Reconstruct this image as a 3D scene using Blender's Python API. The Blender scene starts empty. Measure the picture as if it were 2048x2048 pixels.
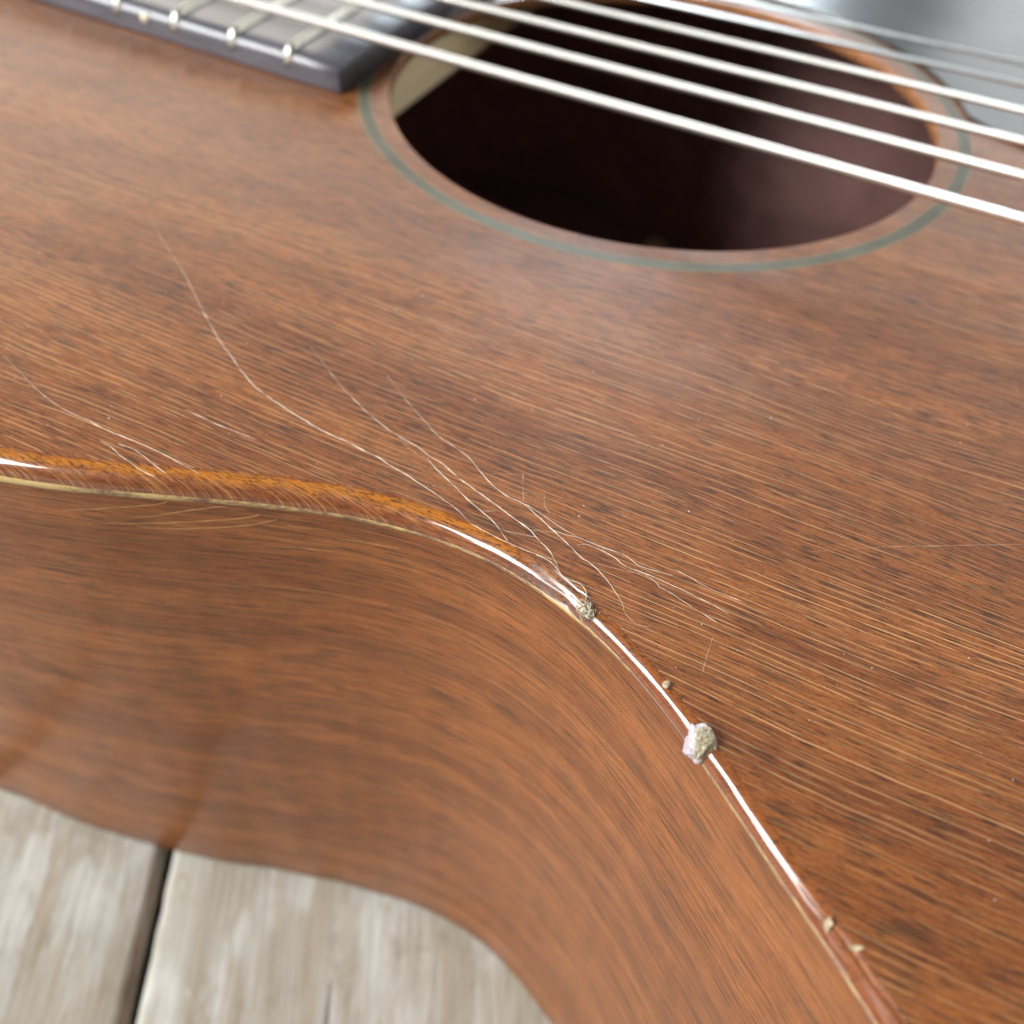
import bpy, bmesh, math, random
from mathutils import Vector, Matrix, noise

MM = 0.001
scene = bpy.context.scene
COL = scene.collection
random.seed(7)

# --------------------------------------------------------------------------
# Guitar frame: origin at the sound hole centre on the top, x from neck to
# bridge, y from bass side to treble side, z up, in millimetres.
# The body gets deeper towards the tail, so the frame leans on the table.
# --------------------------------------------------------------------------
DEPTH0, SLOPE = 113.0, 0.045
ang = -math.atan(SLOPE)
G = Matrix.Translation((0, 0, DEPTH0 * math.cos(ang) * MM)) @ Matrix.Rotation(ang, 4, 'Y')

# ------------------------------------------------------------------ camera
cam_d = bpy.data.cameras.new('camera')
cam = bpy.data.objects.new('camera', cam_d)
COL.objects.link(cam)
R = ((0.8902474, -0.3636185, 0.2743011), (0.4528513, 0.6420339, -0.6186422), (0.0488392, 0.6749623, 0.7362341))
C = (55.4385, -180.3001, 86.6168)
CM = Matrix(((*R[0], C[0] * MM), (*R[1], C[1] * MM), (*R[2], C[2] * MM), (0, 0, 0, 1)))
cam.matrix_world = G @ CM
cam_d.sensor_width = 36.0
cam_d.lens = 36.0 * 2038.25 / 2048.0
cam_d.clip_start = 0.005
cam_d.clip_end = 50.0
cam_d.dof.use_dof = True
cam_d.dof.focus_distance = 0.111
cam_d.dof.aperture_fstop = 18.0
cam_d.dof.aperture_blades = 0
scene.camera = cam

# ------------------------------------------------------------------- light
world = bpy.data.worlds.new('World')
scene.world = world
world.use_nodes = True
wbg = world.node_tree.nodes['Background']
wbg.inputs[0].default_value = (0.93, 0.96, 1.0, 1)
wbg.inputs[1].default_value = 0.18


def window_light(name, pos, target, sx, sy, watts, col):  # rectangular lamp, for windows and for added fills alike
    ld = bpy.data.lights.new(name, 'AREA')
    ld.shape = 'RECTANGLE'
    ld.size, ld.size_y = sx, sy
    ld.energy = watts
    ld.color = col
    lo = bpy.data.objects.new(name, ld)
    COL.objects.link(lo)
    lo.location = pos
    d = Vector(target) - Vector(pos)
    lo.rotation_euler = d.to_track_quat('-Z', 'Y').to_euler()
    return lo


# big window over the photographer's left shoulder and another across the room; the other three lamps are added
window_light('window_light', (-1.12, -1.36, 1.02), (0, -0.08, 0.1), 1.25, 0.85, 68.0, (1.0, 0.985, 0.955))
window_light('bevel_fill_light', (-1.65, -0.85, 1.25), (0, -0.08, 0.1), 0.8, 0.6, 24.0, (0.84, 0.93, 1.0))  # added lamp, gives the fingerboard bevel its pale glow
window_light('far_window_light', (-0.72, 2.0, 0.85), (0, 0, 0.1), 0.6, 0.5, 32.0, (0.80, 0.92, 1.0))
window_light('haze_fill_light', (-1.5, 1.25, 0.85), (0, 0, 0.1), 1.2, 0.8, 11.0, (1.0, 0.92, 0.80))  # added dim lamp for the haze on the neck end of the board
window_light('brace_fill_light', (1.2, 2.0, 1.1), (0, 0, 0.1), 3.2, 1.3, 37.0, (0.95, 0.985, 1.0))  # added broad lamp, no real doorway; brightens brace and pickguard reflection

scene.render.engine = 'CYCLES'
scene.cycles.use_denoising = True
scene.cycles.max_bounces = 5
scene.cycles.diffuse_bounces = 3
scene.cycles.glossy_bounces = 3
scene.cycles.use_adaptive_sampling = True
scene.cycles.adaptive_threshold = 0.025
scene.cycles.caustics_reflective = False
scene.view_settings.view_transform = 'Standard'
scene.view_settings.look = 'None'
scene.view_settings.exposure = 0.0
scene.view_settings.gamma = 1.0


# ---------------------------------------------------------- node shorthand
class T:
    def __init__(self, name):
        self.mat = bpy.data.materials.new(name)
        self.mat.use_nodes = True
        self.nt = self.mat.node_tree
        self.nt.nodes.clear()
        self.out = self.nt.nodes.new('ShaderNodeOutputMaterial')
        self.bsdf = self.nt.nodes.new('ShaderNodeBsdfPrincipled')
        self.nt.links.new(self.bsdf.outputs[0], self.out.inputs[0])

    def put(self, sock, v):
        if hasattr(v, 'node'):
            self.nt.links.new(v, sock)
        elif isinstance(v, (tuple, list)):
            sock.default_value = (*v, 1) if len(v) == 3 and sock.type == 'RGBA' else v
        else:
            sock.default_value = v

    def m(self, op, a, b=0.0, c=None):
        n = self.nt.nodes.new('ShaderNodeMath')
        n.operation = op
        self.put(n.inputs[0], a)
        self.put(n.inputs[1], b)
        if c is not None:
            self.put(n.inputs[2], c)
        return n.outputs[0]

    def add(self, a, b): return self.m('ADD', a, b)
    def sub(self, a, b): return self.m('SUBTRACT', a, b)
    def mul(self, a, b): return self.m('MULTIPLY', a, b)

    def sstep(self, x, lo, hi):
        n = self.nt.nodes.new('ShaderNodeMapRange')
        n.interpolation_type = 'SMOOTHSTEP'
        self.put(n.inputs['Value'], x)
        self.put(n.inputs['From Min'], lo)
        self.put(n.inputs['From Max'], hi)
        return n.outputs[0]

    def vec(self, x, y, z=0.0):
        n = self.nt.nodes.new('ShaderNodeCombineXYZ')
        for i, v in enumerate((x, y, z)):
            self.put(n.inputs[i], v)
        return n.outputs[0]

    def noise(self, v, scale=1.0, detail=2.0, rough=0.5, dist=0.0):
        n = self.nt.nodes.new('ShaderNodeTexNoise')
        self.put(n.inputs['Vector'], v)
        self.put(n.inputs['Scale'], scale)
        self.put(n.inputs['Detail'], detail)
        self.put(n.inputs['Roughness'], rough)
        self.put(n.inputs['Distortion'], dist)
        return n.outputs[0]

    def n2(self, a, b, seed=0.0, detail=2.0, rough=0.5):
        n = self.nt.nodes.new('ShaderNodeTexNoise')
        n.noise_dimensions = '2D'
        self.put(n.inputs['Vector'], self.vec(self.add(a, seed * 17.31 + 3.3), self.add(b, seed * 9.17 + 1.7)))
        n.inputs['Scale'].default_value = 1.0
        n.inputs['Detail'].default_value = detail
        n.inputs['Roughness'].default_value = rough
        return n.outputs[0]

    def white(self, x, seed=0.0):
        n = self.nt.nodes.new('ShaderNodeTexWhiteNoise')
        n.noise_dimensions = '2D'
        self.put(n.inputs['Vector'], self.vec(x, seed))
        return n.outputs[0]

    def mix(self, f, a, b, mode='MIX'):
        n = self.nt.nodes.new('ShaderNodeMix')
        n.data_type = 'RGBA'
        n.blend_type = mode
        self.put(n.inputs[0], f)
        self.put(n.inputs[6], a)
        self.put(n.inputs[7], b)
        return n.outputs[2]

    def obj_mm(self):
        n = self.nt.nodes.new('ShaderNodeTexCoord')
        s = self.nt.nodes.new('ShaderNodeVectorMath')
        s.operation = 'SCALE'
        self.nt.links.new(n.outputs['Object'], s.inputs[0])
        s.inputs['Scale'].default_value = 1000.0
        x = self.nt.nodes.new('ShaderNodeSeparateXYZ')
        self.nt.links.new(s.outputs[0], x.inputs[0])
        return x.outputs[0], x.outputs[1], x.outputs[2]

    def uv(self):
        n = self.nt.nodes.new('ShaderNodeUVMap')
        x = self.nt.nodes.new('ShaderNodeSeparateXYZ')
        self.nt.links.new(n.outputs[0], x.inputs[0])
        return x.outputs[0], x.outputs[1]

    def bump(self, h, strength=0.4, dist_mm=0.03):
        n = self.nt.nodes.new('ShaderNodeBump')
        self.put(n.inputs['Strength'], strength)
        n.inputs['Distance'].default_value = dist_mm * MM
        self.put(n.inputs['Height'], h)
        return n.outputs[0]

    def set(self, **kw):
        names = {'color': 'Base Color', 'rough': 'Roughness', 'metal': 'Metallic', 'spec': 'Specular IOR Level',
                 'coat': 'Coat Weight', 'coat_ior': 'Coat IOR', 'coat_rough': 'Coat Roughness', 'normal': 'Normal', 'coat_normal': 'Coat Normal',
                 'ior': 'IOR', 'trans': 'Transmission Weight', 'sss': 'Subsurface Weight', 'alpha': 'Alpha',
                 'sheen': 'Sheen Weight', 'aniso': 'Anisotropic'}
        for k, v in kw.items():
            self.put(self.bsdf.inputs[names[k]], v)
        return self.mat


def mahogany(name, coords, rough=0.42, spec=0.3, coat=0.4, coat_rough=0.25, pale=1.0, dark=1.0, seed=0.0, tint=(1, 1, 1), run=1.0, smudge=0.0, dens=1.0):
    """open-pored lacquered mahogany; u runs along the grain, v across, in mm"""
    t = T(name)
    if coords == 'obj':
        u, v, _ = t.obj_mm()
    else:
        u, v = t.uv()
    u = t.mul(u, 1.0 / run)
    v = t.mul(v, dens)
    w1 = t.mul(t.sub(t.n2(t.mul(u, 0.016), t.mul(v, 0.05), seed, 1), 0.5), 4.0)
    w2 = t.mul(t.sub(t.n2(t.mul(u, 0.14), t.mul(v, 0.35), seed + 3, 1), 0.5), 0.26)
    vv = t.add(t.add(v, w1), w2)

    def lines(P, sd, wmin, wmax):
        c = t.add(t.mul(vv, 1.0 / P), sd)
        i = t.m('FLOOR', c)
        f = t.m('FRACT', c)
        r1 = t.white(i, sd + 1.3)
        r2 = t.white(i, sd + 5.7)
        cen = t.add(t.mul(r1, 0.56), 0.22)
        d = t.mul(t.m('ABSOLUTE', t.sub(f, cen)), P)
        wn = t.n2(t.mul(u, 0.16), t.mul(i, 7.31), sd, 1)
        w = t.add(t.mul(wn, wmax - wmin), wmin)
        ln = t.sub(1.0, t.sstep(d, t.mul(w, 0.40), t.mul(w, 1.2)))
        br = t.sstep(t.add(wn, t.mul(r1, 0.25)), 0.46, 0.66)
        return t.mul(t.mul(ln, br), t.add(t.mul(r2, 0.75), 0.25))

    region = t.n2(t.mul(u, 0.012), t.mul(v, 0.035), seed + 15, 2, 0.6)
    p1 = lines(0.86, 11.0 + seed, 0.032, 0.078)
    p2 = lines(0.43, 47.0 + seed, 0.025, 0.065)
    palem = t.m('MINIMUM', t.add(p1, t.mul(p2, 0.32)), 1.0)
    palem = t.mul(palem, t.add(t.mul(t.sstep(region, 0.30, 0.65), 0.65), 0.35))
    rb = t.n2(t.mul(u, 0.014), t.mul(vv, 0.11), seed + 1, 2, 0.6)
    fine = t.n2(t.mul(u, 0.20), t.mul(vv, 8.5), seed + 4, 2, 0.7)
    grit = t.n2(t.mul(u, 1.8), t.mul(vv, 9.5), seed + 8, 2, 0.7)
    d1 = t.n2(t.mul(u, 0.30), t.mul(vv, 7.0), seed + 5, 1, 0.6)
    d2 = t.n2(t.mul(u, 0.06), t.mul(vv, 4.2), seed + 6, 2, 0.65)
    d3 = t.n2(t.mul(u, 0.16), t.mul(vv, 1.25), seed + 7, 2, 0.65)
    c = lambda r, g, b: (r * tint[0], g * tint[1], b * tint[2])
    col = t.mix(t.sstep(rb, 0.28, 0.72), c(0.172, 0.046, 0.0112), c(0.285, 0.088, 0.0200))
    col = t.mix(t.mul(t.sstep(d3, 0.42, 0.62), 0.34 + smudge * 4), col, c(0.092, 0.033, 0.0130))
    col = t.mix(t.mul(t.sstep(fine, 0.48, 0.72), 0.42), col, c(0.37, 0.140, 0.042))
    col = t.mix(t.mul(t.sstep(grit, 0.50, 0.64), 0.50), col, c(0.062, 0.021, 0.009))
    # dark pores: thin dashes, longer streaks and smudges, thicker in some places than others
    more = t.mul(t.sub(region, 0.5), 0.10)
    d1m = t.sstep(t.sub(d1, more), 0.595, 0.655)
    d2m = t.mul(t.sstep(t.sub(d2, more), 0.60, 0.67), 0.66)
    d3m = t.mul(t.sstep(t.sub(d3, more), 0.60 - smudge, 0.70 - smudge), t.add(t.mul(t.sstep(fine, 0.62, 0.42), 0.7), 0.3))
    dm = t.m('MAXIMUM', t.mul(d1m, 0.88), t.m('MAXIMUM', d2m, t.mul(d3m, 0.75)))
    col = t.mix(t.mul(dm, dark), col, c(0.032, 0.016, 0.009))
    col = t.mix(t.mul(palem, 0.85 * pale), col, (0.66, 0.385, 0.165))
    nb = t.bump(fine, 0.30, 0.03)
    smear = t.n2(t.mul(u, 0.05), t.mul(v, 0.06), seed + 12, 2, 0.6)
    rr = t.add(t.mul(smear, 0.22), coat_rough - 0.11)
    return t.set(color=col, rough=rough, spec=spec, coat=coat, coat_rough=rr, normal=nb)


M = {}


def simple(name, color, rough=0.5, var=0.15, scale=1.0, stretch=(1, 1, 1), **kw):
    t = T(name)
    x, y, z = t.obj_mm()
    n = t.noise(t.vec(t.mul(x, stretch[0]), t.mul(y, stretch[1]), t.mul(z, stretch[2])), scale, 4, 0.6)
    lo = tuple(c * (1 - 2 * var) for c in color)
    hi = tuple(min(1, c * (1 + 2 * var)) for c in color)
    col = t.mix(t.sstep(n, 0.25, 0.75), lo, hi)
    return t.set(color=col, rough=rough, normal=t.bump(n, 0.2, 0.05), **kw)


M['top'] = mahogany('mahogany_top', 'obj', rough=0.50, spec=0.16, coat=0.37, coat_rough=0.25)
M['side'] = mahogany('mahogany_side', 'uv', rough=0.42, spec=0.20, coat=0.32, coat_rough=0.19, pale=0.6, dark=1.0, seed=3.0, tint=(1.14, 1.17, 1.28), run=1.6, smudge=0.03, dens=1.5)
M['inside'] = simple('raw_mahogany', (0.42, 0.23, 0.215), 0.8, 0.10, 0.1, (0.3, 3, 1))


def edge_material():
    t = T('amber_rounded_edge')
    x, y, _ = t.obj_mm()
    u, v = t.uv()          # u along the edge, v 0 at the top .. 1 at the seam
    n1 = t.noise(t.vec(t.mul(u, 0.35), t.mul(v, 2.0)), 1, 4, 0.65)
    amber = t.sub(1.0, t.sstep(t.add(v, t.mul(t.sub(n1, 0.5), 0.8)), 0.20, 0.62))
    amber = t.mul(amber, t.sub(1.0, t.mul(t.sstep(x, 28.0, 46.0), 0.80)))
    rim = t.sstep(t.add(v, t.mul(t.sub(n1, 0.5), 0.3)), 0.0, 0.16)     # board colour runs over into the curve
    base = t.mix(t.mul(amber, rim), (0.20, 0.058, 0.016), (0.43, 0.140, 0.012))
    # grain seen on end: speckles high up, streaks that follow the board below
    g1 = t.n2(t.mul(x, 0.75), t.mul(y, 6.0), 1.0, 2, 0.7)
    g2 = t.n2(t.mul(u, 0.35), t.mul(v, 12.0), 4.0, 2, 0.65)
    base = t.mix(t.mul(t.sstep(g1, 0.53, 0.64), t.sub(0.80, t.mul(t.sstep(v, 0.35, 0.7), 0.35))), base, (0.040, 0.014, 0.006))
    base = t.mix(t.mul(t.sstep(g2, 0.54, 0.66), 0.65), base, (0.085, 0.024, 0.010))
    pl = t.n2(t.mul(x, 0.14), t.mul(y, 7.0), 8.0, 2, 0.6)
    base = t.mix(t.mul(t.mul(t.sstep(pl, 0.575, 0.63), 0.5), t.sub(1.0, t.sstep(x, 10.0, 36.0))), base, (0.50, 0.24, 0.07))
    # dark splits round the knocked spot
    kx = t.mul(t.sub(x, 32.0), 0.16)
    kk = t.m('POWER', 2.718, t.mul(t.mul(kx, kx), -1.0))
    cr = t.m('ABSOLUTE', t.sub(t.n2(t.mul(u, 0.55), t.mul(v, 3.2), 14.0, 3, 0.7), 0.5))
    base = t.mix(t.mul(t.mul(t.sub(1.0, t.sstep(cr, 0.02, 0.06)), kk), 0.95), base, (0.012, 0.006, 0.005))
    # knocked and worn bits
    wear = t.noise(t.vec(t.mul(u, 0.09), t.mul(v, 1.4), 5), 1, 5, 0.7)
    wm = t.m('MINIMUM', t.add(t.sstep(wear, 0.60, 0.68), t.mul(t.mul(kk, 0.9), t.sstep(wear, 0.42, 0.55))), 1.0)
    base = t.mix(t.mul(wm, 0.45), base, (0.19, 0.095, 0.065))
    dull = t.sstep(x, 62.0, 70.0)       # rubbed dull towards the tail
    wm = t.m('MAXIMUM', wm, t.mul(dull, t.add(0.55, t.mul(n1, 0.6))))
    fuzz = t.noise(t.vec(t.mul(u, 5.0), t.mul(v, 3.0), 2), 1, 3, 0.7)
    h = t.add(t.mul(fuzz, 0.5), t.mul(n1, 0.8))
    return t.set(color=base, rough=t.add(t.mul(wm, 0.3), 0.30), spec=0.2, coat_ior=1.72, coat=t.sub(0.9, t.mul(dull, 0.8)),
                 coat_rough=t.add(t.mul(wm, 0.35), 0.05), normal=t.bump(fuzz, t.add(0.2, t.mul(t.sstep(x, 50.0, 64.0), 0.75)), 0.06))


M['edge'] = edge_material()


def seam_material():
    t = T('pale_glue_seam')
    u, v = t.uv()
    n = t.noise(t.vec(t.mul(u, 0.9), t.mul(v, 3.0)), 1, 5, 0.7)
    n2 = t.noise(t.vec(t.mul(u, 0.07), 0.0, 3.0), 1, 3, 0.6)
    # worn away towards the tail, where only dirt and wood show
    far = t.sstep(u, 190.0, 245.0)
    gone = t.sstep(t.add(t.add(t.mul(n2, 0.9), t.mul(n, 0.6)), t.mul(far, 0.14)), 0.78, 0.96)
    col = t.mix(t.sstep(n, 0.35, 0.7), (0.46, 0.32, 0.11), (0.60, 0.46, 0.20))
    col = t.mix(gone, col, (0.16, 0.075, 0.045))
    return t.set(color=col, rough=0.45, coat=0.3, coat_rough=0.3, normal=t.bump(n, 0.4, 0.08))


M['seam'] = seam_material()
M['crack'] = simple('pale_lacquer_crack', (0.70, 0.60, 0.47), 0.4, 0.2, 0.9)
M['fine_crack'] = simple('fine_lacquer_crack', (0.55, 0.40, 0.27), 0.45, 0.15, 0.6)
M['ring_green'] = simple('aged_celluloid', (0.090, 0.080, 0.050), 0.5, 0.08, 0.2, spec=0.25)
M['ring_pale'] = simple('ivory_line', (0.22, 0.185, 0.10), 0.45, 0.08, 0.2, spec=0.3)
M['ring_dark'] = simple('dark_purfling_line', (0.085, 0.085, 0.065), 0.4, 0.08, 0.2)
M['hole_edge'] = simple('cut_wood_edge', (0.34, 0.145, 0.060), 0.5, 0.12, 0.5, coat=0.3, coat_rough=0.3)
M['brace'] = simple('pale_spruce', (1.0, 0.76, 0.45), 0.7, 0.05, 0.5, (0.3, 0.05, 3))
M['rosewood'] = simple('worn_rosewood', (0.072, 0.068, 0.084), 0.36, 0.22, 1.0, (0.08, 1.2, 1.2), coat=0.55, coat_rough=0.27)
M['fret'] = simple('nickel_fret', (0.62, 0.61, 0.53), 0.42, 0.06, 0.4, metal=1.0)
M['dot'] = simple('side_dot', (0.75, 0.66, 0.50), 0.4, 0.05, 0.4)
M['pickguard'] = simple('dark_pickguard', (0.030, 0.030, 0.030), 0.24, 0.3, 0.08, spec=0.55)
M['bone'] = simple('bone', (0.72, 0.66, 0.52), 0.35, 0.06, 0.3)
M['steel'] = simple('plain_steel', (0.88, 0.93, 0.97), 0.33, 0.04, 0.4, metal=1.0)


def wound_string_material():
    t = T('bronze_wound_string')
    x, y, z = t.obj_mm()
    n = t.noise(t.vec(t.mul(x, 0.15), y, z), 1, 3)
    wv = t.m('SINE', t.mul(x, 2 * math.pi / 0.30))
    col = t.mix(n, (0.84, 0.80, 0.74), (0.92, 0.89, 0.84))
    return t.set(color=col, metal=1.0, rough=0.42, normal=t.bump(wv, 0.6, 0.07))


M['wound'] = wound_string_material()


# ----------------------------------------------------------- mesh shorthand
def build(name, verts, faces, mat, parent=None, smooth=False, uvs=None, mm=True):
    me = bpy.data.meshes.new(name)
    s = MM if mm else 1.0
    me.from_pydata([(a * s, b * s, c * s) for a, b, c in verts], [], faces)
    if uvs is not None:
        lay = me.uv_layers.new(name='UVMap')
        for poly in me.polygons:
            for li in poly.loop_indices:
                lay.data[li].uv = uvs[me.loops[li].vertex_index]
    if smooth:
        for poly in me.polygons:
            poly.use_smooth = True
    me.materials.append(mat)
    ob = bpy.data.objects.new(name, me)
    COL.objects.link(ob)
    if parent is not None:
        ob.parent = parent
    return ob


def loft(rows, closed=True, cap=False):
    """rows: list of rings with equal length -> verts, quads"""
    n = len(rows[0])
    verts = [p for r in rows for p in r]
    faces = []
    for j in range(len(rows) - 1):
        for i in range(n if closed else n - 1):
            k = (i + 1) % n
            faces.append((j * n + i, j * n + k, (j + 1) * n + k, (j + 1) * n + i))
    if cap:
        faces.append(tuple(range(n - 1, -1, -1)))
        faces.append(tuple((len(rows) - 1) * n + i for i in range(n)))
    return verts, faces


def tube(path, rad, sides=8):
    """path of 3-vectors (mm); rad a number or list -> verts, faces"""
    pts = [Vector(p) for p in path]
    rows = []
    for i, p in enumerate(pts):
        d = (pts[min(i + 1, len(pts) - 1)] - pts[max(i - 1, 0)]).normalized()
        a = d.cross(Vector((0, 0, 1)))
        a = a.normalized() if a.length > 1e-4 else Vector((0, 1, 0))
        b = d.cross(a)
        r = rad[i] if isinstance(rad, (list, tuple)) else rad
        rows.append([tuple(p + (a * math.cos(2 * math.pi * k / sides) + b * math.sin(2 * math.pi * k / sides)) * r) for k in range(sides)])
    return loft(rows, True, True)


def catmull(P, step):
    out = []
    n = len(P)
    for i in range(n - 1):
        p0, p1, p2, p3 = P[max(i - 1, 0)], P[i], P[i + 1], P[min(i + 2, n - 1)]
        L = math.dist(p1, p2)
        k = max(1, int(math.ceil(L / step)))
        for j in range(k):
            t = j / k
            out.append(tuple(0.5 * (2 * b + (c - a) * t + (2 * a - 5 * b + 4 * c - d) * t * t + (-a + 3 * b - 3 * c + d) * t ** 3)
                             for a, b, c, d in zip(p0, p1, p2, p3)))
    out.append(tuple(P[-1]))
    return out


def lerp_table(tab, x):
    if x <= tab[0][0]:
        return tab[0][1]
    for (a, ya), (b, yb) in zip(tab, tab[1:]):
        if x <= b:
            t = (x - a) / (b - a)
            t = t * t * (3 - 2 * t)
            return ya + (yb - ya) * t
    return tab[-1][1]


def empty(name, label=None, cat=None, matrix=None, group=None):
    o = bpy.data.objects.new(name, None)
    o.empty_display_size = 0.02
    COL.objects.link(o)
    if matrix is not None:
        o.matrix_world = matrix
    if label:
        o['label'] = label
        o['category'] = cat
    if group:
        o['group'] = group
    return o


# ------------------------------------------------------------- table boards
table = empty('tabletop')
table['kind'] = 'structure'


def board_material():
    t = T('weathered_boards')
    u, v = t.uv()
    w = t.mul(t.sub(t.noise(t.vec(t.mul(u, 0.012), t.mul(v, 0.03)), 1, 3), 0.5), 6.0)
    w2 = t.mul(t.sub(t.noise(t.vec(t.mul(u, 0.09), t.mul(v, 0.1), 2), 1, 2), 0.5), 0.8)
    vv = t.add(t.add(v, w), w2)
    a = t.noise(t.vec(t.mul(u, 0.010), t.mul(vv, 0.17), 1), 1, 4, 0.6)
    b = t.noise(t.vec(t.mul(u, 0.030), t.mul(vv, 0.75), 2), 1, 4, 0.62)
    blot = t.noise(t.vec(t.mul(u, 0.03), t.mul(v, 0.085), 3), 1, 4, 0.6)
    col = t.mix(t.sstep(a, 0.3, 0.7), (0.33, 0.30, 0.235), (0.43, 0.42, 0.375))
    col = t.mix(t.mul(t.sstep(b, 0.50, 0.70), 0.40), col, (0.235, 0.185, 0.130))
    col = t.mix(t.mul(t.sstep(blot, 0.46, 0.62), 0.75), col, (0.54, 0.545, 0.51))
    st = t.noise(t.vec(t.mul(u, 0.022), t.mul(vv, 0.16), 6), 1, 3, 0.6)
    col = t.mix(t.mul(t.sstep(st, 0.50, 0.64), 0.62), col, (0.33, 0.27, 0.19))
    fib = t.noise(t.vec(t.mul(u, 0.06), t.mul(vv, 2.4), 21), 1, 3, 0.65)
    col = t.mix(t.mul(t.sstep(fib, 0.52, 0.66), 0.45), col, (0.22, 0.185, 0.14))
    mot = t.noise(t.vec(t.mul(u, 0.09), t.mul(v, 0.13), 12), 1, 5, 0.68)
    col = t.mix(t.mul(t.sstep(mot, 0.52, 0.66), 0.55), col, (0.255, 0.215, 0.155))
    # drying checks: long thin dark splits
    c = t.mul(vv, 1 / 9.0)
    i = t.m('FLOOR', c)
    f = t.m('FRACT', c)
    cen = t.add(t.mul(t.white(i, 2.0), 0.6), 0.2)
    d = t.mul(t.m('ABSOLUTE', t.sub(f, cen)), 9.0)
    on = t.sstep(t.noise(t.vec(t.mul(u, 0.02), t.mul(i, 9.7), 1), 1, 2), 0.60, 0.70)
    split = t.mul(t.sub(1.0, t.sstep(d, 0.2, 0.7)), on)
    col = t.mix(t.mul(split, 0.8), col, (0.085, 0.070, 0.060))
    # pale scratches lying across the grain
    s = t.noise(t.vec(t.add(t.mul(u, 0.16), t.mul(v, 0.05)), t.add(t.mul(v, 0.9), t.mul(u, -0.6)), 9), 1, 2, 0.5)
    scr = t.sstep(s, 0.70, 0.75)
    col = t.mix(t.mul(scr, 0.5), col, (0.66, 0.65, 0.61))
    h = t.sub(t.add(t.mul(b, 0.7), t.mul(a, 0.5)), t.mul(split, 1.2))
    return t.set(color=col, rough=0.62, spec=0.35, normal=t.bump(h, 0.7, 0.5))


M['board'] = board_material()

# boards run along BD, stacked along BN (guitar x/y directions, table height 0)
BD = Vector((14.1, -27.4)).normalized()
BN = Vector((-BD.y, BD.x))            # towards +x +y
edges = [(-560, -452), (-448, -342), (-337.5, -236), (-231.5, -128.6), (-126.6, -87.7), (-86.7, 14), (18, 122), (126, 232), (236, 340), (344, 450)]


def make_board(k, e0, e1):
    L0, L1, step = -520.0, 560.0, 4.0
    nl = int((L1 - L0) / step)
    prof = [(0.0, -22.0), (0.0, -3.0), (0.35, -1.2), (1.1, -0.35), (2.4, -0.06)]
    wide = e1 - e0
    cols = [(e0 + a, z) for a, z in prof]
    m = max(3, int(wide / 9))
    cols += [(e0 + 2.4 + (wide - 4.8) * j / m, 0.0) for j in range(1, m)]
    cols += [(e1 - a, z) for a, z in reversed(prof)]
    verts, uvs = [], []
    nc = len(cols)
    for i in range(nl + 1):
        s = L0 + i * step
        for j, (q, z) in enumerate(cols):
            side = -1 if j < 5 else (1 if j >= nc - 5 else 0)
            dq = 0.0
            dz = 0.35 * noise.noise(Vector((s * 0.02, q * 0.15, k * 3.0))) * (1 if z > -3 else 0) - 0.25
            if side:
                ch = noise.noise(Vector((s * 0.045, side * 10.0, k * 7.0)))
                dq = -side * (0.15 + 0.9 * abs(ch) + 0.4 * noise.noise(Vector((s * 0.3, side * 4.0, k))))
                if 0 > z > -3:
                    dz -= max(0.0, ch) * 1.0
            P = BD * s + BN * (q + dq)
            verts.append((P.x, P.y, z + dz))
            uvs.append((s + k * 311.0, q + k * 57.0))
    faces = []
    for i in range(nl):
        for j in range(nc - 1):
            a = i * nc + j
            faces.append((a, a + 1, a + nc + 1, a + nc))
    faces.append(tuple(range(nc)))
    faces.append(tuple(nl * nc + j for j in range(nc - 1, -1, -1)))
    ob = build('board', verts, faces, M['board'], table, True, uvs)
    return ob


for k, (a, b) in enumerate(edges):
    make_board(k, a, b)
# near-black sheet under all the boards, showing in the gaps
P0 = BD * -500 + BN * -560
P1 = BD * 540 + BN * -560
P2 = BD * 540 + BN * 450
P3 = BD * -500 + BN * 450
M['under'] = simple('dark_underside', (0.030, 0.026, 0.023), 0.9, 0.2, 0.05)
build('underlayer', [(p.x, p.y, z) for z in (-30.0, -22.6) for p in (P0, P1, P2, P3)],
      [(3, 2, 1, 0), (4, 5, 6, 7), (0, 1, 5, 4), (1, 2, 6, 5), (2, 3, 7, 6), (3, 0, 4, 7)], M['under'], table)

# -------------------------------------------------------------- the guitar
guitar = empty('acoustic_guitar', 'worn reddish brown mahogany acoustic guitar lying on its back on grey boards', 'guitar', G)

poly = (6.812514e-09, 5.9335622e-07, -1.2906522e-04, -5.7231012e-03, 0.3585114, -117.19258)


def py(x):
    r = 0.0
    for c in poly:
        r = r * x + c
    return r


ctrl = [(-133, -2), (-133, -25), (-132.5, -52), (-128.5, -82), (-120, -108), (-107, -126), (-91, -135), (-75, -137.2), (-60, -136.2), (-46, -133.6)]
ctrl += [(x, py(x)) for x in range(-33, 75, 7)]
ctrl += [(88, -153.6), (112, -170), (142, -183), (174, -190.5), (206, -191), (237, -185.5), (267, -173), (295, -152), (319, -121), (336, -82), (344.5, -40), (346, -2)]
half = catmull([(float(a), float(b)) for a, b in ctrl], 1.2)
for _ in range(30):     # fair the curve
    half = [half[0]] + [tuple((a + 2 * b + c) / 4 for a, b, c in zip(half[i - 1], half[i], half[i + 1])) for i in range(1, len(half) - 1)] + [half[-1]]
# resample evenly
acc = [0.0]
for a, b in zip(half, half[1:]):
    acc.append(acc[-1] + math.dist(a, b))


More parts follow.
